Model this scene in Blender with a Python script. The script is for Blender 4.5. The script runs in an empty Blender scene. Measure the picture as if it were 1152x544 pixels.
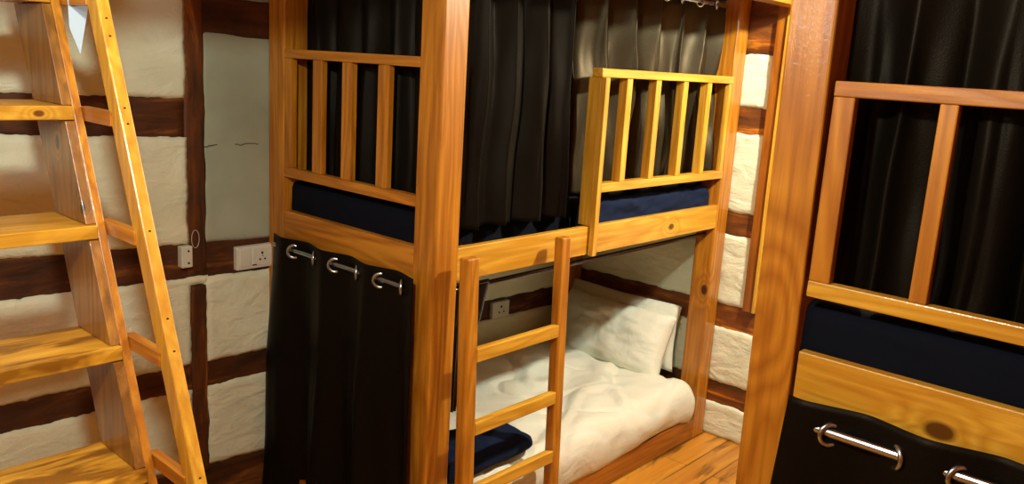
import bpy, bmesh, math, random
from mathutils import Vector, Matrix, noise
C = bpy.context.scene.collection
PI = math.pi

# ------------------------------------------------------------------ camera
CAM = Vector((-1.8225, -1.9452, 1.8505))
yaw, pit, rol, FPX = math.radians(-48.4901), math.radians(-11.9401), math.radians(3.513), 938.3033
FW = Vector((-math.sin(yaw)*math.cos(pit), math.cos(yaw)*math.cos(pit), math.sin(pit)))
R0 = FW.cross(Vector((0, 0, 1))).normalized(); U0 = R0.cross(FW)
RT = math.cos(rol)*R0 + math.sin(rol)*U0
UP = -math.sin(rol)*R0 + math.cos(rol)*U0
cd = bpy.data.cameras.new('camera'); cam = bpy.data.objects.new('camera', cd); C.objects.link(cam)
cam.matrix_world = Matrix(((RT.x, UP.x, -FW.x, CAM.x), (RT.y, UP.y, -FW.y, CAM.y), (RT.z, UP.z, -FW.z, CAM.z), (0, 0, 0, 1)))
cd.sensor_width = 36; cd.lens = FPX/1152*36; cd.clip_start = 0.02
S = bpy.context.scene
S.camera = cam
S.view_settings.view_transform = 'Standard'; S.view_settings.look = 'None'
S.view_settings.gamma = 1; S.view_settings.exposure = 0.85; S.view_settings.use_curve_mapping = False

# ------------------------------------------------------------------ materials
def newmat(name):
    m = bpy.data.materials.new(name); m.use_nodes = True
    nt = m.node_tree; nt.nodes.clear()
    out = nt.nodes.new('ShaderNodeOutputMaterial'); b = nt.nodes.new('ShaderNodeBsdfPrincipled')
    nt.links.new(b.outputs[0], out.inputs[0])
    return m, nt, b
def nd(nt, t, **k):
    n = nt.nodes.new(t)
    for a, v in k.items(): setattr(n, a, v)
    return n
def math_n(nt, op, a, b=None, c=None):
    n = nd(nt, 'ShaderNodeMath', operation=op)
    for i, v in enumerate((a, b, c)):
        if v is None: continue
        if isinstance(v, (int, float)): n.inputs[i].default_value = v
        else: nt.links.new(v, n.inputs[i])
    return n.outputs[0]
def mixc(nt, f, a, b, mode='MIX'):
    n = nd(nt, 'ShaderNodeMix', data_type='RGBA', blend_type=mode)
    for i, v in ((0, f), (6, a), (7, b)):
        if isinstance(v, (int, float)): n.inputs[i].default_value = v
        elif isinstance(v, tuple): n.inputs[i].default_value = (*v, 1)
        else: nt.links.new(v, n.inputs[i])
    return n.outputs[2]
def noise_n(nt, vec, scale, detail=3, rough=.5, dist=0):
    n = nd(nt, 'ShaderNodeTexNoise'); n.inputs['Scale'].default_value = scale
    n.inputs['Detail'].default_value = detail; n.inputs['Roughness'].default_value = rough
    n.inputs['Distortion'].default_value = dist
    nt.links.new(vec, n.inputs['Vector']); return n.outputs[0]
def ramp(nt, f, pts):
    n = nd(nt, 'ShaderNodeValToRGB'); e = n.color_ramp.elements
    while len(e) < len(pts): e.new(.5)
    for i, (p, c) in enumerate(pts):
        e[i].position = p; e[i].color = (*c, 1) if isinstance(c, tuple) else (c, c, c, 1)
    nt.links.new(f, n.inputs[0]); return n.outputs[0]
def bump(nt, b, h, strength=.3, dist=.01):
    n = nd(nt, 'ShaderNodeBump'); n.inputs['Strength'].default_value = strength; n.inputs['Distance'].default_value = dist
    nt.links.new(h, n.inputs['Height']); nt.links.new(n.outputs[0], b.inputs['Normal'])
def objvec(nt, loc=(0, 0, 0), sc=(1, 1, 1)):
    tc = nd(nt, 'ShaderNodeTexCoord'); mp = nd(nt, 'ShaderNodeMapping')
    mp.inputs['Location'].default_value = loc; mp.inputs['Scale'].default_value = sc
    nt.links.new(tc.outputs['Object'], mp.inputs['Vector']); return mp.outputs[0]

WC = {}
def wood(axis, base, light, dark, seed=0, knots=(), rough=.38, along=1.0, across=9.0, name='varnished pine', coat=.25, stain=0):
    """procedural timber: contour grain stretched along an axis (0,1,2), knots at object positions"""
    m, nt, b = newmat(name)
    sc = [across]*3; sc[axis] = along
    v = objvec(nt, (seed*3.7, seed*1.9, seed*2.3), tuple(sc))
    f = noise_n(nt, v, 1.0, 2, .45, .3)
    f = math_n(nt, 'MULTIPLY', f, 16.0)
    core = None
    tc = nd(nt, 'ShaderNodeTexCoord')
    for (kx, ky, kz, r, *flag) in knots:
        mp = nd(nt, 'ShaderNodeMapping'); mp.vector_type = 'POINT'
        s = [1/r]*3; s[axis] = .62/r
        mp.inputs['Scale'].default_value = s; mp.inputs['Location'].default_value = (-kx*s[0], -ky*s[1], -kz*s[2])
        nt.links.new(tc.outputs['Object'], mp.inputs['Vector'])
        ln = nd(nt, 'ShaderNodeVectorMath', operation='LENGTH'); nt.links.new(mp.outputs[0], ln.inputs[0])
        d = ln.outputs['Value']
        g = math_n(nt, 'EXPONENT', math_n(nt, 'MULTIPLY', math_n(nt, 'POWER', d, 2.0), -.16))
        f = math_n(nt, 'ADD', f, math_n(nt, 'MULTIPLY', g, 6.0))
        if flag: continue
        c = math_n(nt, 'MULTIPLY', math_n(nt, 'SUBTRACT', 1.2, d), 2.2); c.node.use_clamp = True
        core = c if core is None else math_n(nt, 'MAXIMUM', core, c)
    rings = math_n(nt, 'PINGPONG', f, 1.0)
    fib = [55.0]*3; fib[axis] = 2.2
    fb = noise_n(nt, objvec(nt, (seed, 0, 0), tuple(fib)), 1.0, 3, .6)
    big = noise_n(nt, objvec(nt, (seed*5.1, seed, 0), tuple([3.0 if i != axis else .9 for i in range(3)])), 1.0, 3, .5)
    col = mixc(nt, ramp(nt, rings, [(0.05, 0.0), (.9, 1.0)]), base, light)
    col = mixc(nt, math_n(nt, 'MULTIPLY', ramp(nt, fb, [(.42, 0.0), (.70, 1.0)]), .55), col, dark)
    col = mixc(nt, ramp(nt, big, [(.42, 0.0), (.72, .55 + .4*stain)]), col, tuple(.45*x+.55*y for x, y in zip(base, dark)))
    if stain:
        st = noise_n(nt, objvec(nt, (seed*2, 3, 1), tuple([14.0 if i != axis else 3.0 for i in range(3)])), 1.0, 4, .6, .6)
        col = mixc(nt, math_n(nt, 'MULTIPLY', ramp(nt, st, [(.48, 0.0), (.56, 1.0)]), stain), col, tuple(x*.5 for x in dark))
    if core is not None:
        col = mixc(nt, core, col, tuple(x*.35 for x in dark))
    nt.links.new(col, b.inputs['Base Color'])
    b.inputs['Roughness'].default_value = rough
    b.inputs['Coat Weight'].default_value = coat; b.inputs['Coat Roughness'].default_value = .12
    bump(nt, b, math_n(nt, 'ADD', rings, math_n(nt, 'MULTIPLY', fb, 1.5)), .12, .002)
    cb = nd(nt, 'ShaderNodeBump'); cb.inputs['Strength'].default_value = .35; cb.inputs['Distance'].default_value = .004
    nt.links.new(noise_n(nt, objvec(nt), 60, 3, .6), cb.inputs['Height']); nt.links.new(cb.outputs[0], b.inputs['Coat Normal'])
    return m
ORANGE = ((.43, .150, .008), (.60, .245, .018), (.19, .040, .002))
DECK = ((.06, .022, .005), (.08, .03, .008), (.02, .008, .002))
BROWN = ((.30, .115, .012), (.40, .17, .022), (.09, .028, .005))
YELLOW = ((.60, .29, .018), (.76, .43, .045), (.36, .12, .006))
RED = ((.32, .092, .006), (.43, .140, .010), (.10, .020, .001))
def wd(axis, tone, seed=0, knots=(), **k):
    return wood(axis, *tone, seed=seed, knots=knots, **k)

def plaster(name, colr, colr2, bs=.5, sc=1.0):
    m, nt, b = newmat(name)
    v = objvec(nt)
    a = noise_n(nt, v, 3.0*sc, 4, .6); g = noise_n(nt, v, 22*sc, 5, .65, .4); h = noise_n(nt, objvec(nt, (0, 0, 0), (.6, .6, 1.6)), 9*sc, 3, .55, .8)
    col = mixc(nt, ramp(nt, a, [(.35, 0.0), (.7, 1.0)]), colr, colr2)
    col = mixc(nt, ramp(nt, g, [(.62, 0.0), (.85, .35)]), col, tuple(x*.5 for x in colr2))
    nt.links.new(col, b.inputs['Base Color']); b.inputs['Roughness'].default_value = .85
    bump(nt, b, math_n(nt, 'ADD', math_n(nt, 'MULTIPLY', h, 2.0), g), bs, .012)
    return m
M_PL = plaster('white lime plaster', (.84, .87, .66), (.74, .77, .56))
M_PG = plaster('grey green cement plaster', (.38, .42, .31), (.28, .31, .22), .18, .6)
def timber_mat(name, seed, axis, bright=1.0):
    m, nt, b = newmat(name)
    sc = [16.0]*3; sc[axis] = 2.2
    v = objvec(nt, (seed, seed, 0), tuple(sc))
    f = noise_n(nt, v, 1.0, 5, .65, .6)
    p = noise_n(nt, objvec(nt, (seed*2, 0, 0)), 6.0, 4, .6)
    c = ramp(nt, f, [(.30, (.018*bright, .006*bright, .0015)), (.55, (.10*bright, .026*bright, .003)), (.72, (.36*bright, .13*bright, .018))])
    c = mixc(nt, ramp(nt, p, [(.45, 0.0), (.7, .8)]), c, (.025*bright, .009*bright, .003))
    nt.links.new(c, b.inputs['Base Color']); b.inputs['Roughness'].default_value = .6
    bump(nt, b, f, .5, .008)
    return m
M_TH = timber_mat('shaded wall timber', 1, 0)  # same timber as wall_right, its weaker light put into the colour
M_TV = timber_mat('dark stained upright timber', 4, 2, 1.45)
M_TB = timber_mat('lit wall timber', 7, 1, 2.6)  # same timber as wall_back, its stronger light put into the colour
M_TBV = wd(2, RED, 5, coat=.1)

def plain(name, col, rough=.5, metal=0, nsc=40, var=.15, bs=.1, **k):
    m, nt, b = newmat(name)
    n = noise_n(nt, objvec(nt), nsc, 3, .6)
    c = mixc(nt, n, tuple(x*(1-var) for x in col), tuple(min(1, x*(1+var)) for x in col))
    nt.links.new(c, b.inputs['Base Color']); b.inputs['Roughness'].default_value = rough
    b.inputs['Metallic'].default_value = metal
    for a, v in k.items(): b.inputs[a.replace('_', ' ')].default_value = v
    bump(nt, b, n, bs, .002)
    return m
M_STEEL = plain('brushed steel', (.50, .58, .66), .24, 1, 60, .1, .03)
M_CURT_SHADE = plain('shaded brown satin curtain', (.0088, .0066, .0040), .46, .50, 260, .45, .35, Specular_IOR_Level=.1)  # shaded copy of the curtain cloth, darkness put into the colour
M_CURT_LIT = plain('brown satin curtain', (.058, .045, .026), .42, .65, 260, .45, .35, Specular_IOR_Level=.1)  # lit copy of the same cloth, lamp light put into the colour
M_BLACK = plain('glossy black plastic', (.006, .005, .004), .18)
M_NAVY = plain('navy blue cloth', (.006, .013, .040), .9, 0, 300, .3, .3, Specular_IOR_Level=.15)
M_WHITE = plain('white plastic', (.72, .72, .60), .35, 0, 30, .04, .02)
M_HOLE = plain('black socket holes', (.01, .008, .006), .5)
M_NAVY_SHADE = plain('shaded navy mattress cover', (.0016, .0030, .0085), .9, 0, 300, .3, .3, Specular_IOR_Level=.15)  # navy darkened: shade behind the rails put into the colour
def sheetmat():
    m, nt, b = newmat('white cotton bedding')
    v = objvec(nt)
    n1 = noise_n(nt, v, 7, 4, .55, .8); n2 = noise_n(nt, objvec(nt, (0, 0, 0), (260, 30, 60)), 1, 2)
    c = mixc(nt, n1, (.80, .82, .70), (.74, .75, .62))
    nt.links.new(c, b.inputs['Base Color']); b.inputs['Roughness'].default_value = .9
    bump(nt, b, math_n(nt, 'ADD', math_n(nt, 'MULTIPLY', n1, 3.0), math_n(nt, 'MULTIPLY', n2, .25)), .35, .012)
    return m
M_SHEET = sheetmat()
M_TRIANGLE = plain('pale blue white paper', (.44, .54, .64), .6, 0, 12, .05, .05)

# ------------------------------------------------------------------ mesh helpers
def link(name, bm, mat, parent=None, org=None, bevel=0, smooth=False, solid=0):
    """mesh given in world coordinates; placed relative to its parent's base"""
    if org is None: org = parent_base.get(parent.name, Vector()) if parent else Vector()
    org = Vector(org)
    if org.length: bmesh.ops.translate(bm, verts=bm.verts, vec=-org)
    me = bpy.data.meshes.new(name); bm.normal_update(); bm.to_mesh(me); bm.free()
    o = bpy.data.objects.new(name, me); C.objects.link(o)
    if parent: o.parent = parent; parent_base[o.name] = org
    else: o.location = org
    if mat: me.materials.append(mat)
    if solid:
        s = o.modifiers.new('thickness', 'SOLIDIFY'); s.thickness = solid; s.offset = 0
    if bevel:
        s = o.modifiers.new('bevel', 'BEVEL'); s.width = bevel; s.segments = 2; s.limit_method = 'ANGLE'
    if smooth:
        for p in me.polygons: p.use_smooth = True
    return o
parent_base = {}
def box(x0, x1, y0, y1, z0, z1, bm=None):
    bm = bm or bmesh.new()
    v = [bm.verts.new((x, y, z)) for x in (x0, x1) for y in (y0, y1) for z in (z0, z1)]
    for f in ((0, 1, 3, 2), (4, 6, 7, 5), (0, 4, 5, 1), (2, 3, 7, 6), (0, 2, 6, 4), (1, 5, 7, 3)):
        bm.faces.new([v[i] for i in f])
    return bm
def prism(pts, d, bm=None):
    """closed polygon of points extruded by vector d"""
    bm = bm or bmesh.new(); d = Vector(d)
    a = [bm.verts.new(p) for p in pts]; b = [bm.verts.new(Vector(p)+d) for p in pts]
    bm.faces.new(a); bm.faces.new(b[::-1]); n = len(a)
    for i in range(n): bm.faces.new((a[(i+1) % n], a[i], b[i], b[(i+1) % n]))
    bmesh.ops.recalc_face_normals(bm, faces=bm.faces); return bm
def cyl(p, q, r, n=16, bm=None):
    bm = bm or bmesh.new(); p, q = Vector(p), Vector(q); d = (q-p).normalized()
    a = d.orthogonal().normalized(); b = d.cross(a)
    A, B = [], []
    for i in range(n):
        o = (a*math.cos(2*PI*i/n)+b*math.sin(2*PI*i/n))*r
        A.append(bm.verts.new(p+o)); B.append(bm.verts.new(q+o))
    bm.faces.new(A[::-1]); bm.faces.new(B)
    for i in range(n): bm.faces.new((A[i], A[(i+1) % n], B[(i+1) % n], B[i]))
    return bm
def tube(pts, r, n=8):
    bm = bmesh.new(); rings = []
    for i, p in enumerate(pts):
        p = Vector(p); d = (Vector(pts[min(i+1, len(pts)-1)])-Vector(pts[max(i-1, 0)])).normalized()
        a = d.cross(Vector((.3, .2, 1))).normalized(); b = d.cross(a)
        rings.append([bm.verts.new(p+(a*math.cos(2*PI*k/n)+b*math.sin(2*PI*k/n))*r) for k in range(n)])
    for u, v in zip(rings, rings[1:]):
        for k in range(n): bm.faces.new((u[k], u[(k+1) % n], v[(k+1) % n], v[k]))
    bm.faces.new(rings[0][::-1]); bm.faces.new(rings[-1]); return bm
def torus(c, nrm, R, r, N=28, n=10, flat=1.0):
    bm = bmesh.new(); c = Vector(c); nrm = Vector(nrm).normalized(); a = nrm.orthogonal().normalized(); b = nrm.cross(a); rs = []
    for i in range(N):
        t = 2*PI*i/N; e = a*math.cos(t)+b*math.sin(t)
        rs.append([bm.verts.new(c+e*(R+r*flat*math.cos(2*PI*k/n))+nrm*r*math.sin(2*PI*k/n)) for k in range(n)])
    for i in range(N):
        u, v = rs[i], rs[(i+1) % N]
        for k in range(n): bm.faces.new((u[k], v[k], v[(k+1) % n], u[(k+1) % n]))
    bmesh.ops.recalc_face_normals(bm, faces=bm.faces); return bm
def thing(name, label, cat, loc=(0, 0, 0), group=None):
    o = bpy.data.objects.new(name, None); C.objects.link(o); o.location = loc
    o.empty_display_size = .1; parent_base[o.name] = Vector(loc)
    o['label'] = label; o['category'] = cat
    if group: o['group'] = group
    return o
def tag(o, label, cat, group=None):
    o['label'] = label; o['category'] = cat
    if group: o['group'] = group
    return o
def struct(o): o['kind'] = 'structure'; return o
def nz(x, y, z): return noise.noise(Vector((x, y, z)))

# ------------------------------------------------------------------ the room
YW, XW = 1.0, 2.026
XL, YN, ZC = -2.7, -3.2, 2.62
SA = (YW-CAM.y)/(.962-CAM.y)
def A(x, z): return (CAM.x+(x-CAM.x)*SA, CAM.z+(z-CAM.z)*SA)      # measured wall coordinates moved onto the wall plane

def floor_mat():
    m, nt, b = newmat('varnished floor planks')
    v = objvec(nt)
    br = nd(nt, 'ShaderNodeTexBrick'); nt.links.new(v, br.inputs['Vector'])
    br.inputs['Scale'].default_value = 1; br.inputs['Brick Width'].default_value = 1.6; br.inputs['Row Height'].default_value = .14
    br.inputs['Mortar Size'].default_value = .0035; br.inputs['Color1'].default_value = (.52, .20, .02, 1); br.inputs['Color2'].default_value = (.36, .12, .010, 1)
    br.inputs['Mortar'].default_value = (.03, .01, .002, 1)
    g = noise_n(nt, objvec(nt, (0, 0, 0), (1.2, 22, 22)), 1, 4, .6, .5)
    g2 = noise_n(nt, objvec(nt, (2, 0, 0), (2, 7, 7)), 1, 4, .6, 1.0)
    c = mixc(nt, ramp(nt, g, [(.35, 0.0), (.65, .8)]), br.outputs[0], (.66, .33, .04))
    c = mixc(nt, ramp(nt, g2, [(.56, 0.0), (.68, .8)]), c, (.10, .03, .004))
    nt.links.new(c, b.inputs['Base Color']); b.inputs['Roughness'].default_value = .35
    bump(nt, b, g, .15, .003)
    return m
struct(link('floor', box(XL, XW+.15, YN, YW+.15, -.1, 0), floor_mat()))
struct(link('ceiling', box(XL, XW+.15, YN, YW+.15, ZC, ZC+.1), wd(0, RED, 3, name='ceiling boards', coat=0)))
wa = struct(link('wall_back', box(XL, XW+.15, YW+.004, YW+.15, 0, ZC), M_PL))
wb = struct(link('wall_right', box(XW+.004, XW+.15, YN, YW+.004, 0, ZC), M_PL))
M_DK = wd(2, RED, 9, name='dark boarded wall', coat=0)
struct(link('wall_left', box(XL-.1, XL, YN, YW+.15, 0, ZC), M_DK))
struct(link('wall_front', box(XL-.1, XW+.15, YN-.1, YN, 0, ZC), M_DK))

def timber_quad(parent, plane, q, depth, mat, seed, name='timber', rag=.006):
    """a wall timber: quad of (s,z) corners bl,br,tr,tl with uneven edges, standing `depth` proud of the wall"""
    bm = bmesh.new(); N = 60; M = 8
    bl, br, tr, tl = [Vector(p) for p in q]
    horiz = (br-bl).length > (tl-bl).length
    nu, nv = (N, M) if horiz else (M, N)
    rows = []
    for j in range(nv+1):
        row = []
        for i in range(nu+1):
            u, v = i/nu, j/nv
            p = (bl*(1-u)+br*u)*(1-v)+(tl*(1-u)+tr*u)*v
            e = (v in (0, 1)) if horiz else (u in (0, 1))
            s_ = p.x if horiz else p.y
            if e:
                w = rag*(nz(s_*9, seed, j*3+i*0 if horiz else i*3)+.5*nz(s_*35, seed+4, j if horiz else i))
                if horiz: p = p+Vector((0, w))
                else: p = p+Vector((w, 0))
            d = depth+.003*nz(p.x*7, p.y*7, seed)
            if i in (0, nu) or j in (0, nv): d -= .002
            row.append(bm.verts.new(W(plane, p.x, p.y, d)))
        rows.append(row)
    for j in range(nv):
        for i in range(nu): bm.faces.new((rows[j][i], rows[j][i+1], rows[j+1][i+1], rows[j+1][i]))
    skirt(bm, rows, plane)
    return link(name, bm, mat, parent, smooth=True)
def W(plane, s, z, d):
    return Vector((s, YW-d, z)) if plane == 'A' else Vector((XW-d, s, z))
def skirt(bm, rows, plane):
    edge = rows[0]+[r[-1] for r in rows[1:]]+rows[-1][-2::-1]+[r[0] for r in rows[-2:0:-1]]
    back = []
    for v in edge:
        c = v.co.copy()
        if plane == 'A': c.y = YW+.006
        else: c.x = XW+.006
        back.append(bm.verts.new(c))
    n = len(edge)
    for i in range(n): bm.faces.new((edge[i], back[i], back[(i+1) % n], edge[(i+1) % n]))
    bmesh.ops.recalc_face_normals(bm, faces=bm.faces)
def panel(parent, plane, q, mat, seed, rag=.009, proud=.014, name='plaster_panel', lump=.006):
    bm = bmesh.new()
    bl, br, tr, tl = [Vector(p) for p in q]
    nu = max(10, int((br-bl).length/.014)); nv = max(10, int((tl-bl).length/.014)); rows = []
    for j in range(nv+1):
        row = []
        for i in range(nu+1):
            u, v = i/nu, j/nv
            p = (bl*(1-u)+br*u)*(1-v)+(tl*(1-u)+tr*u)*v
            du = min(u, 1-u)*(br-bl).length; dv = min(v, 1-v)*(tl-bl).length; dd = min(du, dv)
            k = max(0, 1-dd/.03)
            p = p+Vector((nz(p.y*11, seed, 1)*(u-.5)*2*rag*k+.5*rag*k*nz(p.y*45, seed, 3), nz(p.x*11, seed, 7)*rag*k+.5*rag*k*nz(p.x*45, seed, 9)))
            d = proud*min(1, (dd+.004)/.018)**.5+lump*(nz(p.x*5, p.y*8, seed)+.4*nz(p.x*17, p.y*24, seed))*(1-k)
            row.append(bm.verts.new(W(plane, p.x, p.y, d)))
        rows.append(row)
    for j in range(nv):
        for i in range(nu): bm.faces.new((rows[j][i], rows[j][i+1], rows[j+1][i+1], rows[j+1][i]))
    skirt(bm, rows, plane)
    return link(name, bm, mat, parent, smooth=True)

# wall_back: timbers in their shaded tone, plaster panels between them
def zl(a, b):      # straight timber edge given as (x, z) pairs measured on the wall
    (x0, z0), (x1, z1) = A(*a), A(*b)
    return lambda x: z0+(z1-z0)*(x-x0)/(x1-x0)
w1t, w1b = zl((-.948, 1.675), (-.376, 1.665)), zl((-.956, 1.546), (-.369, 1.525))
w2t, w2b = zl((-.98, 1.153), (-.406, 1.131)), zl((-.988, 1.018), (-.364, .998))
w3t, w3b = zl((-1.009, .667), (1.794, .618)), zl((-1.015, .567), (1.8, .510))
w4t = zl((-.288, .221), (-.077, .204))
w5t = zl((-.298, 1.902), (-.02, 1.896))
xp0, xp1 = A(-.357, 1)[0], A(-.292, 1)[0]
XA = -2.0
def hq(x0, x1, fb, ft, e=0):
    fb = fb if callable(fb) else (lambda x, c=fb: c); ft = ft if callable(ft) else (lambda x, c=ft: c)
    return [(x0, fb(x0)-e), (x1, fb(x1)-e), (x1, ft(x1)+e), (x0, ft(x0)+e)]
timber_quad(wa, 'A', hq(XL, xp0, w1b, w1t, .012), .004, M_TH, 1)
timber_quad(wa, 'A', hq(XL, XW, w2b, w2t, .012), .004, M_TH, 2)
timber_quad(wa, 'A', hq(XL, XW, w3b, w3t, .012), .004, M_TH, 3)
timber_quad(wa, 'A', hq(XL, XW, 0.0, w4t, .010), .004, M_TH, 4)
timber_quad(wa, 'A', hq(XL, XW, w5t, 2.02, .010), .005, M_TH, 5)
timber_quad(wa, 'A', [(xp0-.006, w2b(xp0)), (xp1+.006, w2b(xp1)), (xp1+.006, ZC), (xp0-.006, ZC)], .007, M_TV, 6)
timber_quad(wa, 'A', [(xp0+.002, w4t(0)), (xp1-.002, w4t(0)), (xp1-.002, A(0, .965)[1]), (xp0+.002, A(0, .965)[1])], .017, M_TV, 7)
timber_quad(wa, 'A', [(.90, .0), (.97, .0), (.97, ZC), (.90, ZC)], .007, M_TV, 8)
timber_quad(wa, 'A', [(1.93, .0), (2.02, .0), (2.02, ZC), (1.93, ZC)], .03, M_TV, 9)
TL = [(-2.0, xp0-.004)]
panel(wa, 'A', hq(XA, xp0, w1t, 2.3), M_PL, 11)
panel(wa, 'A', hq(XA, xp0, w2t, w1b), M_PL, 12)
panel(wa, 'A', hq(XA, xp0+.004, w3t, w2b), M_PL, 13)
panel(wa, 'A', hq(XA, xp0+.004, w4t, w3b), M_PL, 14)
gp = panel(wa, 'A', hq(xp1+.002, .9, w2t, w5t), M_PG, 15, rag=.004, proud=.006, lump=.003)
panel(wa, 'A', hq(xp1-.002, .9, w3t, w2b), M_PL, 16, proud=.018)
panel(wa, 'A', hq(xp1-.002, .9, w4t, w3b), M_PL, 17)
panel(wa, 'A', hq(xp1, .9, 2.03, ZC), M_PG, 18)
panel(wa, 'A', hq(.97, 1.93, w3t, w2b), M_PL, 19)
panel(wa, 'A', hq(.97, 1.93, w4t, w3b), M_PL, 20)
panel(wa, 'A', hq(.97, 1.93, w2t, w5t), M_PL, 21)
# plaster smear that bridges the gap above the short upright
panel(wa, 'A', [(xp0-.01, A(0, .967)[1]), (xp1+.01, A(0, .967)[1]), (xp1+.01, w2b(xp1)+.004), (xp0-.01, w2b(xp0)+.004)], M_PL, 22, rag=.004)
# hairline crack in the grey panel
def crack(pts, seed):
    P = []
    for a, b in zip(pts, pts[1:]):
        for k in range(8):
            t = k/8; x = a[0]*(1-t)+b[0]*t; z = a[1]*(1-t)+b[1]*t
            P.append((x, YW-.0075, z+.005*nz(x*110, seed, 0)))
    return tube(P, .0014, 5)
c0 = crack([A(-.29, 1.487), A(-.262, 1.492), A(-.235, 1.496)], 1)
link('crack', c0, M_HOLE, wa)
link('crack', crack([A(-.165, 1.495), A(-.14, 1.490), A(-.11, 1.497), A(-.06, 1.492)], 2), M_HOLE, wa)

# wall_right: bands of timber in its lit tone and white plaster
for k, (a, b) in enumerate(((.181, .2986), (.591, .7185), (1.079, 1.197), (1.590, 1.718))):
    timber_quad(wb, 'B', [(-2.4, a-.012), (YW, a-.012), (YW, b+.012), (-2.4, b+.012)], .004, M_TB, 30+k)
timber_quad(wb, 'B', [(-2.4, 1.965), (YW, 1.965), (YW, ZC), (-2.4, ZC)], .010, M_TB, 36)
for k, (a, b) in enumerate(((0, .181), (.2986, .591), (.7185, 1.079), (1.197, 1.590), (1.718, 1.975))):
    y0 = -.145 if k > 1 else -1.6
    panel(wb, 'B', [(y0, a), (YW-.01, a), (YW-.01, b), (y0, b)], M_PL, 40+k)
    if k > 1: panel(wb, 'B', [(-1.6, a), (-.30, a), (-.30, b), (-1.6, b)], M_PL, 50+k)
link('timber', box(1.992, XW+.004, -.206, -.14, .712, 2.2), M_TBV, wb, bevel=.003)
timber_quad(wb, 'B', [(-.31, .70), (-.2, .70), (-.2, ZC), (-.31, ZC)], .012, M_TB, 60)
link('timber', box(1.978, 1.993, -.213, -.196, .716, 2.2), wd(2, YELLOW, 6), wb, bevel=.002)  # yellow strip: light on the upright's lamp-facing edge, put into the colour
# ceiling beam over the aisle
bmm = box(XL, XW, -.285, -.185, 2.20, 2.32)
bb = struct(link('trim_1', bmm, wd(0, RED, 12, name='dark ceiling beam', coat=.1), bevel=.004))
link('edge_strip', box(XL, XW, -.292, -.205, 2.183, 2.20), wd(0, ORANGE, 13), bb, bevel=.003)

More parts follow.
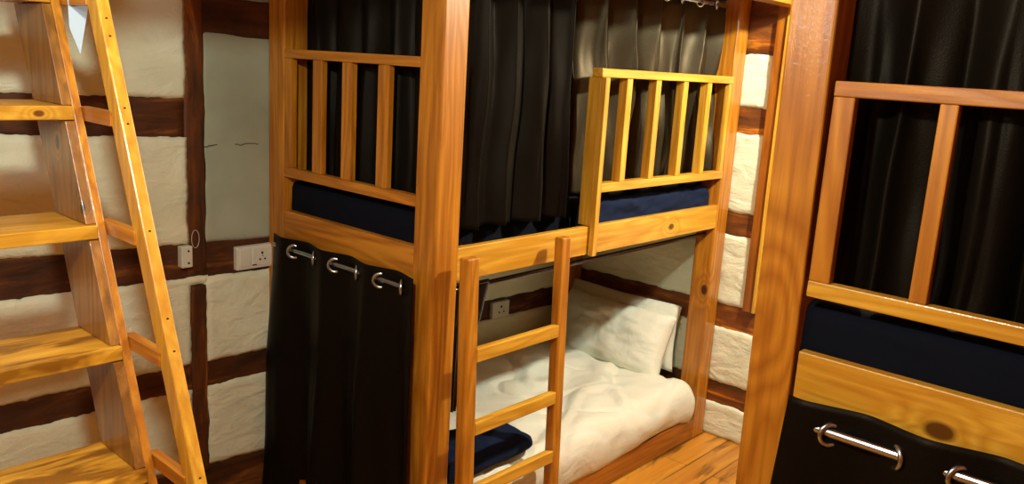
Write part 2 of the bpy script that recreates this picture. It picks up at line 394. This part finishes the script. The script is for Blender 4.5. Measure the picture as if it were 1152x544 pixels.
# ------------------------------------------------------------------ bunk beds
a_ = .108; LB = 2.0; WBd = .989
ZGT, ZGT2, ZGB, ZGB2, ZBT, ZBB = 1.860, 1.826, 1.410, 1.372, 1.238, 1.1226
def board_end(x0, x1, y0, y1, z0, z1, tone, seed, knots=()):
    return box(x0, x1, y0, y1, z0, z1), wd(1, tone, seed, knots)
def bunk(base, label, seed, tone, kn):
    bx, by = base
    t = thing('bunk_bed', label, 'bunk bed', (bx, by, 0), 'bunk beds')
    def P(name, x0, x1, y0, y1, z0, z1, axis, tn, sd, knots=(), par=None, bev=.003, **kw):
        return link(name, box(bx+x0, bx+x1, by+y0, by+y1, z0, z1), wd(axis, tn, sd, knots, **kw), par or t, org=(bx, by, 0), bevel=bev)
    H = 2.36
    P('post', 0, a_, 0, a_, 0, H, 2, tone, seed+1, kn.get('fl', ()), bev=.006)
    pb = P('post', 0, a_, WBd-a_, WBd, 0, H, 2, tone, seed+2, kn.get('bl', ()), bev=.006, across=kn.get('ac', 7.0))
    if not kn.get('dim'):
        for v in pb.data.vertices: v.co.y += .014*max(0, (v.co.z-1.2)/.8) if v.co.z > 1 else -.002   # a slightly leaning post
    P('post', LB-a_, LB, 0, a_, 0, H, 2, ORANGE, seed+3, kn.get('fr', ()), bev=.006)
    P('post', LB-a_, LB, WBd-a_, WBd, 0, H, 2, tone, seed+4, bev=.006)
    # bed rails of the upper berth
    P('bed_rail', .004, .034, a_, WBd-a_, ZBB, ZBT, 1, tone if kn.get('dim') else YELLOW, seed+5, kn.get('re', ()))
    P('bed_rail', LB-.034, LB-.004, a_, WBd-a_, ZBB, ZBT, 1, tone, seed+6)
    P('bed_rail', a_, LB-a_, .004, .034, ZBB, ZBT, 0, YELLOW, seed+7, kn.get('rf', ()), across=7.0)
    P('bed_rail', a_, LB-a_, WBd-.034, WBd-.004, ZBB, ZBT, 0, tone, seed+8)
    P('deck_panel', .034, LB-.034, .034, WBd-.034, ZBB+.012, ZBB+.030, 0, DECK, seed+9)
    P('deck_panel', .034, LB-.034, .05, WBd-.034, .05, .07, 0, RED, seed+10)
    # lower berth rails, close to the floor
    P('lower_rail', a_, LB-a_, .002, .034, 0.004, .1235, 0, RED, seed+11)
    P('lower_rail', a_, LB-a_, WBd-.034, WBd-.004, 0.004, .1235, 0, RED, seed+12)
    P('lower_rail', .004, .034, a_, WBd-a_, 0.004, .1235, 1, RED, seed+13)
    P('lower_rail', LB-.034, LB-.004, a_, WBd-a_, 0.004, .1235, 1, RED, seed+14)
    # top frame
    for (x0, x1, y0, y1, ax) in ((a_, LB-a_, .01, .05, 0), (a_, LB-a_, WBd-.05, WBd-.01, 0), (.01, .05, a_, WBd-a_, 1), (LB-.05, LB-.01, a_, WBd-a_, 1)):
        P('top_rail', x0, x1, y0, y1, 2.25, 2.34, ax, tone, seed+15)
    # end guards (head and foot)
    for s in (0, 1):
        X0, X1 = (.0, .032) if s == 0 else (LB-.032, LB)
        gtone = tone
        g = P('guard_rail', X0, X1, a_, WBd-a_, ZGT2, ZGT, 1, gtone, seed+20+s)
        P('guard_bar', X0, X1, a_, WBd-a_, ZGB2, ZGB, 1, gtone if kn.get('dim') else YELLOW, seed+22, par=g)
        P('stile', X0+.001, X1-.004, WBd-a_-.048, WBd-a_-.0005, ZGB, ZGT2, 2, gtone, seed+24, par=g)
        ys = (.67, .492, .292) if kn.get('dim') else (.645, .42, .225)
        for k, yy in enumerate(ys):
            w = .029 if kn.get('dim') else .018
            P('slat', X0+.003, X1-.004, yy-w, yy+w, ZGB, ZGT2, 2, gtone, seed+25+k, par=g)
    # side guard of the upper berth, front right half, and the back one
    g = P('guard_rail', .835, LB-a_, -.006, .046, ZGT2, ZGT, 0, YELLOW, seed+30, bev=.004)
    P('guard_bar', .868, LB-a_, -.004, .042, ZGB2, ZGB-.002, 0, YELLOW, seed+31, par=g)
    P('stile', .840, .868, -.022, .002, ZBB-.004, ZGT2, 2, YELLOW, seed+32, par=g)
    P('stile', .840, .868, .002, .062, ZBT+.001, ZGT2, 2, YELLOW, seed+39, par=g)
    for k, xx in enumerate((1.037, 1.252, 1.474, 1.684)):
        P('slat', xx-.019, xx+.019, 0, .042, ZGB-.002, ZGT2, 2, YELLOW, seed+33+k, par=g)
    P('stile', 1.866, LB-a_-.0005, 0, .024, ZGB-.002, ZGT2, 2, YELLOW, seed+38, par=g)
    return t
b1 = bunk((0, 0), 'pine bunk bed in the room corner, white bedding below and ladder in front', 0, ORANGE,
          dict(dim=1, fr=[(1.892, .028, .80, .017)], rf=[(1.471, .004, 1.173, .014)], ))
b2 = bunk((.025, -2.103), 'nearest bunk bed at the right edge, seen end-on with a knotty rail', 50, ORANGE,
          dict(re=[(0.0, .56, 1.150, .021)], bl=[(0, .965, 1.30, .045, 1)], ac=5.0))

# ------------------------------------------------------------------ curtains
def curtain(name, P0, P1, ztop, zbot, waves, amp, seed, nrm, parent=None, par_label=None, spread=(0, 0), grow=1.5, phase=0.0, sag=.0, chaos=1.0):
    """hanging cloth from P0 to P1 (xy); folds pushed along nrm (xy)"""
    P0, P1, n = Vector(P0), Vector(P1), Vector(nrm)
    d = (P1-P0).normalized(); bm = bmesh.new(); NU, NV = int(waves*26)+8, 60; rows = []
    for j in range(NV+1):
        t = j/NV; row = []
        for i in range(NU+1):
            u = i/NU
            q = P0*(1-u)+P1*u + d*(-spread[0]*(1-u)+spread[1]*u)*t
            ph = 2*PI*waves*u+phase
            k = min(1, t*2.2)*chaos
            amp_t = amp*(1+(grow-1)*t)
            ph2 = ph+k*1.3*nz(u*waves*.9, t*1.3, seed)
            w = amp_t*(math.sin(ph2)+.22*k*math.sin(2.3*ph2+seed)) + k*amp*.8*nz(u*waves*1.7, t*2.0, seed+5) + k*amp*.22*nz(u*waves*6, t*5.0, seed+9)
            q = q + n*w + d*(amp*.35*math.sin(2*ph2))
            z = ztop+(zbot-ztop)*t + (t*.012*nz(u*waves, 3, seed)) - sag*t*math.sin(PI*u)
            row.append(bm.verts.new((q.x, q.y, z)))
        rows.append(row)
    for j in range(NV):
        for i in range(NU): bm.faces.new((rows[j][i], rows[j+1][i], rows[j+1][i+1], rows[j][i+1]))
    return bm
def rod(label, p, q, r=.011):
    return tag(link('curtain_rod', cyl(p, q, r), M_STEEL, smooth=False), label, 'curtain rod', 'steel curtain rods')
def ringat(t, y_or_x, z, axis, base, slope, R=.021, r=.0042):
    return torus(base, slope, R, r)

def end_curtain(bx, by, zr, rings_y, label, seed, y0, y1, wl, ph_y):
    """lower end curtain woven on its rod at x = bx - .014; wave passes zero at each ring"""
    xr = bx-.030; ztp = 1.144
    L = y1-y0; waves = L/wl
    # zero crossing at ph_y: going from the room side to the bed side towards the camera
    ph = PI-2*PI*waves*((y1-ph_y)/L)
    bm = curtain('c', (xr, y1), (xr, y0), ztp, .03, waves, .0155, seed, (1, 0), phase=ph+PI, spread=(.07, .035), grow=3.1)
    t = link('curtain', bm, M_CURT_SHADE, org=(xr, (y0+y1)/2, 0), smooth=True, solid=.0025)
    tag(t, label, 'curtain', 'grommet curtains at the lower berth ends')
    for i, (ry, sg) in enumerate(rings_y):
        o = torus((xr, ry, zr-.004), (1, sg*1.15, 0), .0245, .0060)
        link('grommet', o, M_STEEL, t, org=(xr, (y0+y1)/2, 0), smooth=True)
    return t
# corner bunk, end curtain
end_curtain(0, 0, 1.101, [(.76, .9), (.627, -.9), (.497, .9), (.367, -.9), (.237, .9), (.125, -.9)],
            'dark brown grommet curtain covering the lower end of the corner bunk', 3, .058, .905, .263, .76)
rod('steel rod under the end rail of the corner bunk', (-.030, .90, 1.101), (-.030, .112, 1.101), .0085)
end_curtain(.025, -2.103, 1.081, [(-1.333, .9), (-1.474, -.9), (-1.602, .9), (-1.745, -.9), (-1.87, .9)],
            'dark grommet curtain covering the lower end of the nearest bunk at the bottom right', 8, -2.0, -1.226, .27, -1.333)
rod('steel rod under the knotty rail of the nearest bunk', (-.005, -1.235, 1.081), (-.005, -1.99, 1.081))

# corner bunk, upper end curtain behind the slats
o = tag(link('curtain', curtain('c', (.10, .90), (.10, .12), 2.22, 1.372, 5.2, .016, 21, (1, 0), grow=1.4), M_CURT_SHADE, org=(.10, .5, 1.37), smooth=True, solid=.0025),
        'black curtain behind the three upper slats at the end of the corner bunk', 'curtain')
o = tag(link('curtain', curtain('c', (.135, -1.20), (.135, -1.98), 2.22, 1.362, 4.2, .016, 26, (1, 0), grow=2.4, chaos=1.7), M_CURT_SHADE, org=(.125, -1.6, 1.37), smooth=True, solid=.0025),
        'black curtain behind the upper slats of the nearest bunk at right', 'curtain')
# corner bunk front curtains
c1 = tag(link('curtain', curtain('c', (.125, .056), (.735, .056), 2.22, 1.285, 4.0, .026, 31, (0, 1), grow=1.2, phase=1.0, spread=(0, .03)), M_CURT_SHADE, org=(.45, .05, 1.3), smooth=True, solid=.0025),
        'long dark curtain hanging left of the yellow guard on the corner bunk', 'curtain')
c2bm = curtain('c', (.80, .108), (1.885, .108), 2.215, 1.356, 5.6, .042, 37, (0, 1), grow=1.0, chaos=1.5, phase=.4)
c2 = tag(link('curtain', c2bm, M_CURT_LIT, org=(1.35, .08, 1.37), smooth=True, solid=.0025),
         'brown satin curtain behind the yellow slatted guard of the corner bunk', 'curtain')
for xx, s in ((.90, 1), (1.06, -1), (1.215, 1), (1.35, -1), (1.476, 1), (1.63, -1), (1.784, 1)):
    link('grommet', torus((xx, .066, 2.183), (-s*.35, 1, 0), .0225, .0045), M_STEEL, c2, org=(1.35, .08, 1.37), smooth=True)
rod('steel rod at the top front of the corner bunk', (.1, .075, 2.183), (1.90, .075, 2.183))
# curtain gathered at the left of the lower front
bm = bmesh.new(); rows = []
for j in range(41):
    t = j/40; row = []
    z = 1.085-t*.46
    cx = .19-.03*t; hw = .105*(1-t)**1.1+.022
    for i in range(65):
        a = 2*PI*i/64
        f = 1+.22*math.sin(9*a)*(1-.3*t)+.1*nz(math.cos(a)*3, math.sin(a)*3, t*4)
        row.append(bm.verts.new((cx+hw*math.cos(a)*f, .062+.024*math.sin(a)*f, z)))
    rows.append(row)
for j in range(40):
    for i in range(64): bm.faces.new((rows[j][i], rows[j][i+1], rows[j+1][i+1], rows[j+1][i]))
bm.faces.new(rows[0][:-1]); bm.faces.new(rows[-1][:-1][::-1])
bmesh.ops.remove_doubles(bm, verts=bm.verts, dist=1e-5); bmesh.ops.recalc_face_normals(bm, faces=bm.faces)
tag(link('curtain', bm, M_BLACK, org=(.19, .06, .63), smooth=True), 'short glossy black curtain gathered behind the ladder of the corner bunk', 'curtain')
tag(link('curtain_rod', cyl((a_, .06, 1.072), (LB-a_, .06, 1.084), .0095), plain('dark lacquered rod', (.03, .015, .008), .15, 0)), 'dark glossy rod just below the front rail over the lower berth', 'curtain rod')

# ------------------------------------------------------------------ bedding
def puffy(x0, x1, y0, y1, z0, z1, r=.03, amp=.006, seed=0, step=.03, creases=1.0):
    bm = bmesh.new(); nx, ny, nz_ = [max(3, int(d/step)) for d in (x1-x0, y1-y0, z1-z0)]
    vs = {}
    def V(i, j, k):
        if (i, j, k) in vs: return vs[i, j, k]
        p = Vector((x0+(x1-x0)*i/nx, y0+(y1-y0)*j/ny, z0+(z1-z0)*k/nz_))
        c = Vector((min(max(p.x, x0+r), x1-r), min(max(p.y, y0+r), y1-r), min(max(p.z, z0+r), z1-r)))
        e = p-c
        if e.length > 0:
            e = e.normalized(); p = c+e*(r+amp*(nz(p.x*6*creases, p.y*9*creases, p.z*22+seed)+.4*nz(p.x*20, p.y*24, p.z*60+seed)))
        vs[i, j, k] = bm.verts.new(p); return vs[i, j, k]
    for i in range(nx):
        for j in range(ny):
            for k in (0, nz_): bm.faces.new((V(i, j, k), V(i+1, j, k), V(i+1, j+1, k), V(i, j+1, k)))
    for i in range(nx):
        for k in range(nz_):
            for j in (0, ny): bm.faces.new((V(i, j, k), V(i+1, j, k), V(i+1, j, k+1), V(i, j, k+1)))
    for j in range(ny):
        for k in range(nz_):
            for i in (0, nx): bm.faces.new((V(i, j, k), V(i, j+1, k), V(i, j+1, k+1), V(i, j, k+1)))
    bmesh.ops.recalc_face_normals(bm, faces=bm.faces); return bm
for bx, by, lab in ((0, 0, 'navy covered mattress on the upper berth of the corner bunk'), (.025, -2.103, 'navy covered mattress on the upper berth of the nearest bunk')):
    o = link('mattress', puffy(bx+.038, bx+1.955, by+.112, by+.945, ZBB+.032, 1.350, .035, .007, bx*40+2, .022), M_NAVY_SHADE, org=(bx+1, by+.5, ZBB+.032), smooth=True)
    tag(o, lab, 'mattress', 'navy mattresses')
# rolled navy blanket seen under the guard
tag(link('blanket', puffy(.872, 1.885, .044, .106, ZBB+.034, 1.328, .028, .012, 5, .010, 1.8), M_NAVY, org=(1.38, .08, ZBB+.034), smooth=True),
    'rumpled navy blanket tucked under the yellow slatted guard', 'blanket')
tag(link('mattress', puffy(.05, 1.95, .05, .93, .072, .245, .03, .003, 9, .03), M_SHEET, org=(1, .5, .07), smooth=True),
    'white mattress under the duvet on the lower berth of the corner bunk', 'mattress')
# duvet
bm = bmesh.new(); rows = []
NX, NS = 150, 90
for i in range(NX+1):
    u = i/NX; x = .115+(1.815-.115)*u; row = []
    edge = .022*max(0, 1-(1-u)*18)             # rounds off towards the pillow end
    for j in range(NS+1):
        s = j/NS
        top = .325
        hump = .075*math.exp(-((x-.95)/.55)**2-((s-.05)/.16)**2) + .035*math.exp(-((x-1.35)/.12)**2-((s-.18)/.14)**2)
        wr = .016*nz(x*4+.6*s, s*5, 2)+.010*nz(x*9-s*6, s*10, 5)+.020*max(0, 1-abs(nz(x*2.1+s*1.6, s*2.6, 8))*7)-.012*max(0, 1-abs(nz(x*3.1-s*1.2, s*3.6, 18))*8)
        L1 = .78
        if s < L1:
            y = .90-(.90-.075)*s/L1; z = top+hump+wr
        else:
            t = (s-L1)/(1-L1); a = min(1, t*1.6)*PI/2
            hem = .095+.030*nz(x*3.2, 1, 4)+.055*u
            R = .085+.018*nz(x*4, 3, 7)
            y = .075-R*math.sin(a)-.004+.006*nz(x*8, s*12, 1); z = top-R*(1-math.cos(a))+wr
            if t*1.6 > 1:
                k = (t-.625)/.375; z = (top-R)+wr*(1-k)-k*(top-R-hem); y += .022*k*k
        z -= edge*1.2
        row.append(bm.verts.new((x+(.012*nz(s*7, 2, 3) if i in (0, NX) else 0), y, z)))
    rows.append(row)
for i in range(NX):
    for j in range(NS): bm.faces.new((rows[i][j], rows[i][j+1], rows[i+1][j+1], rows[i+1][j]))
dv = link('duvet', bm, M_SHEET, org=(1, .5, .25), smooth=True, solid=.03)
tag(dv, 'rumpled white duvet hanging over the low front rail of the corner bunk', 'duvet')
# pillow standing against wall
def pillow(cx, cy, cz, lx, ly, lz, tilt, seed, label):
    bm = bmesh.new(); rows = {}; N = 40
    for sgn in (1, -1):
        for i in range(N+1):
            for j in range(N+1):
                u, v = 2*i/N-1, 2*j/N-1
                if sgn == -1 and (i in (0, N) or j in (0, N)): rows[sgn, i, j] = rows[1, i, j]; continue
                h = ((1-u**4)*(1-v**4))**.42
                pin = 1-.06*(1-abs(u))*abs(v)**3
                x = sgn*lx*.5*h*(1+.13*nz(u*2, v*2, seed+sgn))+ .006*nz(u*6, v*6, seed)*h
                rows[sgn, i, j] = bm.verts.new((x, u*ly*.5*(1-.05*(1-v*v)*abs(u)**6), v*lz*.5*pin))
        for i in range(N):
            for j in range(N): bm.faces.new([rows[sgn, *q] for q in ((i, j), (i+1, j), (i+1, j+1), (i, j+1))])
    bmesh.ops.recalc_face_normals(bm, faces=bm.faces)
    R = Matrix.Rotation(tilt[0], 4, 'Y') @ Matrix.Rotation(tilt[1], 4, 'Z')
    bmesh.ops.transform(bm, matrix=Matrix.Translation((cx, cy, cz)) @ R, verts=bm.verts)
    o = link('pillow', bm, M_SHEET, org=(cx, cy, cz-lz/2), smooth=True)
    return tag(o, label, 'pillow', 'pillows at the wall')
pillow(1.93, .54, .49, .10, .74, .36, (.10, .0), 4, 'flatter pillow against the wall behind the plump white pillow')
pillow(1.80, .50, .465, .19, .70, .36, (.42, .0), 1, 'plump white pillow half in shadow leaning at the head of the lower berth')
# navy folded blanket
tag(link('blanket', puffy(.13, .60, -.0, .27, .345, .425, .04, .010, 15, .012, 1.3), M_NAVY, org=(.36, .14, .34), smooth=True),
    'folded navy blanket on the white duvet behind the ladder rungs', 'blanket')

# ------------------------------------------------------------------ bunk ladder
ld = thing('bunk_ladder', 'wooden ladder hooked on the front of the corner bunk', 'ladder', (.33, -.06, 0))
def lean(z): return -.042-.045*(1.24-z)/1.24
def lrail(x0, x1, w, ztop, seed):
    bm = bmesh.new(); pts = []
    for (xa, z) in ((x0, 0), (x1, ztop)):
        y = lean(z)
        pts.append([(xa, y-w[1], z), (xa+w[0], y-w[1], z), (xa+w[0], y, z), (xa, y, z)])
    v = [[bm.verts.new(p) for p in q] for q in pts]
    bm.faces.new(v[0][::-1]); bm.faces.new(v[1])
    for k in range(4): bm.faces.new((v[0][k], v[0][(k+1) % 4], v[1][(k+1) % 4], v[1][k]))
    bmesh.ops.recalc_face_normals(bm, faces=bm.faces)
    link('side_rail', bm, wd(2, ORANGE, seed), ld, bevel=.006)
lrail(.068, .070, (.058, .040), 1.222, 81)
lrail(.555, .565, (.052, .040), 1.236, 83)
for k, z in enumerate((1.150, .880, .615, .375, .12)):
    if k == 0: continue
    y = lean(z)
    link('rung', box(.127, .566, y-.040, y-.012, z-.024, z+.024), wd(0, YELLOW if k < 4 else ORANGE, 90+k), ld, bevel=.003)

# ------------------------------------------------------------------ loft stair at the left
st = thing('loft_stair', 'steep open wooden stair with deep treads and slim handrail at the left', 'stair', (-1.3, -.3, 0))
K = .4078
def yf(z): return .306+K*(z-1.925)
def slab(x0, x1, za, zb, w0, w1=None, off=0):
    w1 = w0 if w1 is None else w1
    return prism([(x0, yf(za)+off, za), (x0, yf(za)+off+w0, za), (x0, yf(zb)+off+w1, zb), (x0, yf(zb)+off, zb)], (x1-x0, 0, 0))
treads = [1.965-.2735*k for k in range(8)]
treads = [2.512, 2.238]+treads
for s, (x0, x1, i0, i1) in enumerate(((-1.021, -.999, -1.044, -1.0215), (-1.66, -1.638, -1.6375, -1.615))):
    link('stringer', slab(x0, x1, 0, 2.61, .205), wd(2, ORANGE, 101+s), st, bevel=.003)
    prev = 2.60; SK = [(.256, .55, 1.60, .012), (.256, .42, 1.455, .009)]
    for k, zt in enumerate(treads+[0.04]):
        lo = zt+.001
        if prev-lo > .05: link('spacer_board', slab(i0, i1, lo, prev, .19, off=-.001), wd(2, BROWN, 110+k+20*s, knots=SK if s == 0 else (), stain=.3, coat=.35), st, bevel=.002)
        prev = zt-.036
for k, zt in enumerate(treads):
    y = yf(zt)
    kn = [(.18, y-.012-(-.3), zt-.02, .016)] if k == 3 else []
    if k == 3: kn = [(-1.10+1.3, y-.012+.3, zt-.018, .008)]
    link('tread', box(-1.637, -1.0215, y-.014, y+.20, zt-.034, zt), wd(0, YELLOW, 140+k, kn, stain=.85 if zt < 1.2 else .3, across=11), st, bevel=.003)
# handrail
def yp(z): return .172+.402*(z-1.942)
hr = link('handrail', prism([(-.993, yp(.30), .30), (-.993, yp(.30)-.058, .30), (-.993, yp(2.5)-.058, 2.5), (-.993, yp(2.5), 2.5)], (.030, 0, 0)), wd(2, YELLOW, 160), st, bevel=.004)
for z in (2.21, 1.945, 1.672, 1.408, 1.144, .877, .60, .34):
    link('handrail_arm', box(-.998, -.974, yp(z)-.012, yf(z)+.03, z-.017, z+.017), wd(1, ORANGE, 170+int(z*10)), hr, org=(-1.3, -.3, 0), bevel=.002)
for z in (1.90, 1.86, 1.70, 1.665, 1.43, 1.24, 1.17, .9):
    link('screw_hole', cyl((-.978, yp(z)-.0585, z), (-.978, yp(z)-.052, z), .003, 10), M_HOLE, hr, org=(-1.3, -.3, 0))

# ------------------------------------------------------------------ things on the walls
def onA(px, py, d=0.0):
    dd = FW+RT*(px-576)/FPX+UP*(272-py)/FPX
    return CAM+dd*((YW-d-CAM.y)/dd.y)
# wide switch plate
P = onA(262, 277), onA(302, 271), onA(302, 296), onA(263, 303)
x0, x1 = P[0].x, P[0].x+.20; zt, zb = P[0].z, P[0].z-.094
sp = tag(link('switch_plate', box(x0, x1, YW-.030, YW-.002, zb, zt), M_WHITE, org=((x0+x1)/2, YW, (zb+zt)/2), bevel=.004), 'wide white switch and socket plate on the dark beam beside the corner bunk', 'socket')
og = ((x0+x1)/2, YW, (zb+zt)/2)
link('rocker', box(x0+.012, x0+.060, YW-.034, YW-.029, zb+.012, zt-.012), M_WHITE, sp, org=og, bevel=.002)
link('socket', box(x0+.068, x1-.035, YW-.033, YW-.029, zb+.010, zt-.010), M_WHITE, sp, org=og, bevel=.002)
for dx, dz, r in ((.110, .062, .005), (.100, .036, .004), (.122, .036, .004), (.112, .05, .002)):
    link('socket_hole', cyl((x0+dx, YW-.0345, zb+dz), (x0+dx, YW-.031, zb+dz), r, 12), M_HOLE, sp, org=og)
link('switch_slot', box(x0+.066, x0+.084, YW-.0345, YW-.032, zb+.014, zb+.018), M_HOLE, sp, org=og)
# small junction box with a loose wire loop
p = onA(199, 277); q = onA(213, 298)
jb = tag(link('junction_box', box(p.x, p.x+.044, YW-.036, YW-.002, q.z, q.z+.082), M_WHITE, org=(p.x+.02, YW, q.z+.04), bevel=.004), 'small white junction box on the beam behind the handrail', 'junction box')
jo = (p.x+.02, YW, q.z+.04)
for dz in (.018, .064):
    link('screw', cyl((p.x+.027, YW-.0375, q.z+dz), (p.x+.027, YW-.034, q.z+dz), .004, 10), M_HOLE, jb, org=jo)
pts = []
for k in range(40):
    t = k/39*2*PI
    pts.append((p.x+.060+.015*math.sin(t), YW-.026, q.z+.105-.034*math.cos(t)))
tag(link('wire_loop', tube(pts, .0010, 6), M_WHITE, org=(p.x+.06, YW, q.z+.08)), 'thin white wire loop above the small junction box', 'wire')
# socket inside the lower berth
p = onA(550.5, 339.5); q = onA(568, 353)
w = (q.x-p.x)
s2 = tag(link('socket_plate', box(p.x, p.x+w, YW-.030, YW-.004, q.z, q.z+.090), M_WHITE, org=(p.x+w/2, YW, q.z+.045), bevel=.004), 'square socket plate on the back wall inside the lower berth', 'socket')
for dx, dz, r in ((.5, .062, .007), (.38, .032, .005), (.66, .032, .005)):
    link('socket_hole', cyl((p.x+w*dx, YW-.0315, q.z+dz), (p.x+w*dx, YW-.028, q.z+dz), r, 12), M_HOLE, s2, org=(p.x+w/2, YW, q.z+.045))
# pale flat triangle between the stair top and its handrail
pp = [Vector(q) for q in ((-1.0, .262, 1.965), (-.945, .262, 1.965), (-.976, .262, 1.812), (-.9985, .262, 1.875))]
tag(link('pale_triangle', prism(pp, (0, .003, 0)), M_TRIANGLE, org=pp[2]), 'pale blue-white triangular sheet between the stair top and its handrail', 'triangle')

# ------------------------------------------------------------------ lights
def point(name, loc, power, col, r):
    l = bpy.data.lights.new(name, 'POINT'); l.energy = power; l.color = col; l.shadow_soft_size = r
    o = bpy.data.objects.new(name, l); C.objects.link(o); o.location = loc; return o
point('ceiling_lamp', (1.30, -1.12, 2.50), 100, (.95, 1, .85), .04)
point('entry_lamp', (-1.54, -1.14, 2.38), 54, (.95, 1, .84), .05)
point('side_lamp', (-1.62, -.46, 2.16), 8, (.82, .95, 1), .06)
w = bpy.data.worlds.new('world'); S.world = w; w.use_nodes = True
w.node_tree.nodes['Background'].inputs[0].default_value = (.7, .9, .8, 1); w.node_tree.nodes['Background'].inputs[1].default_value = .008
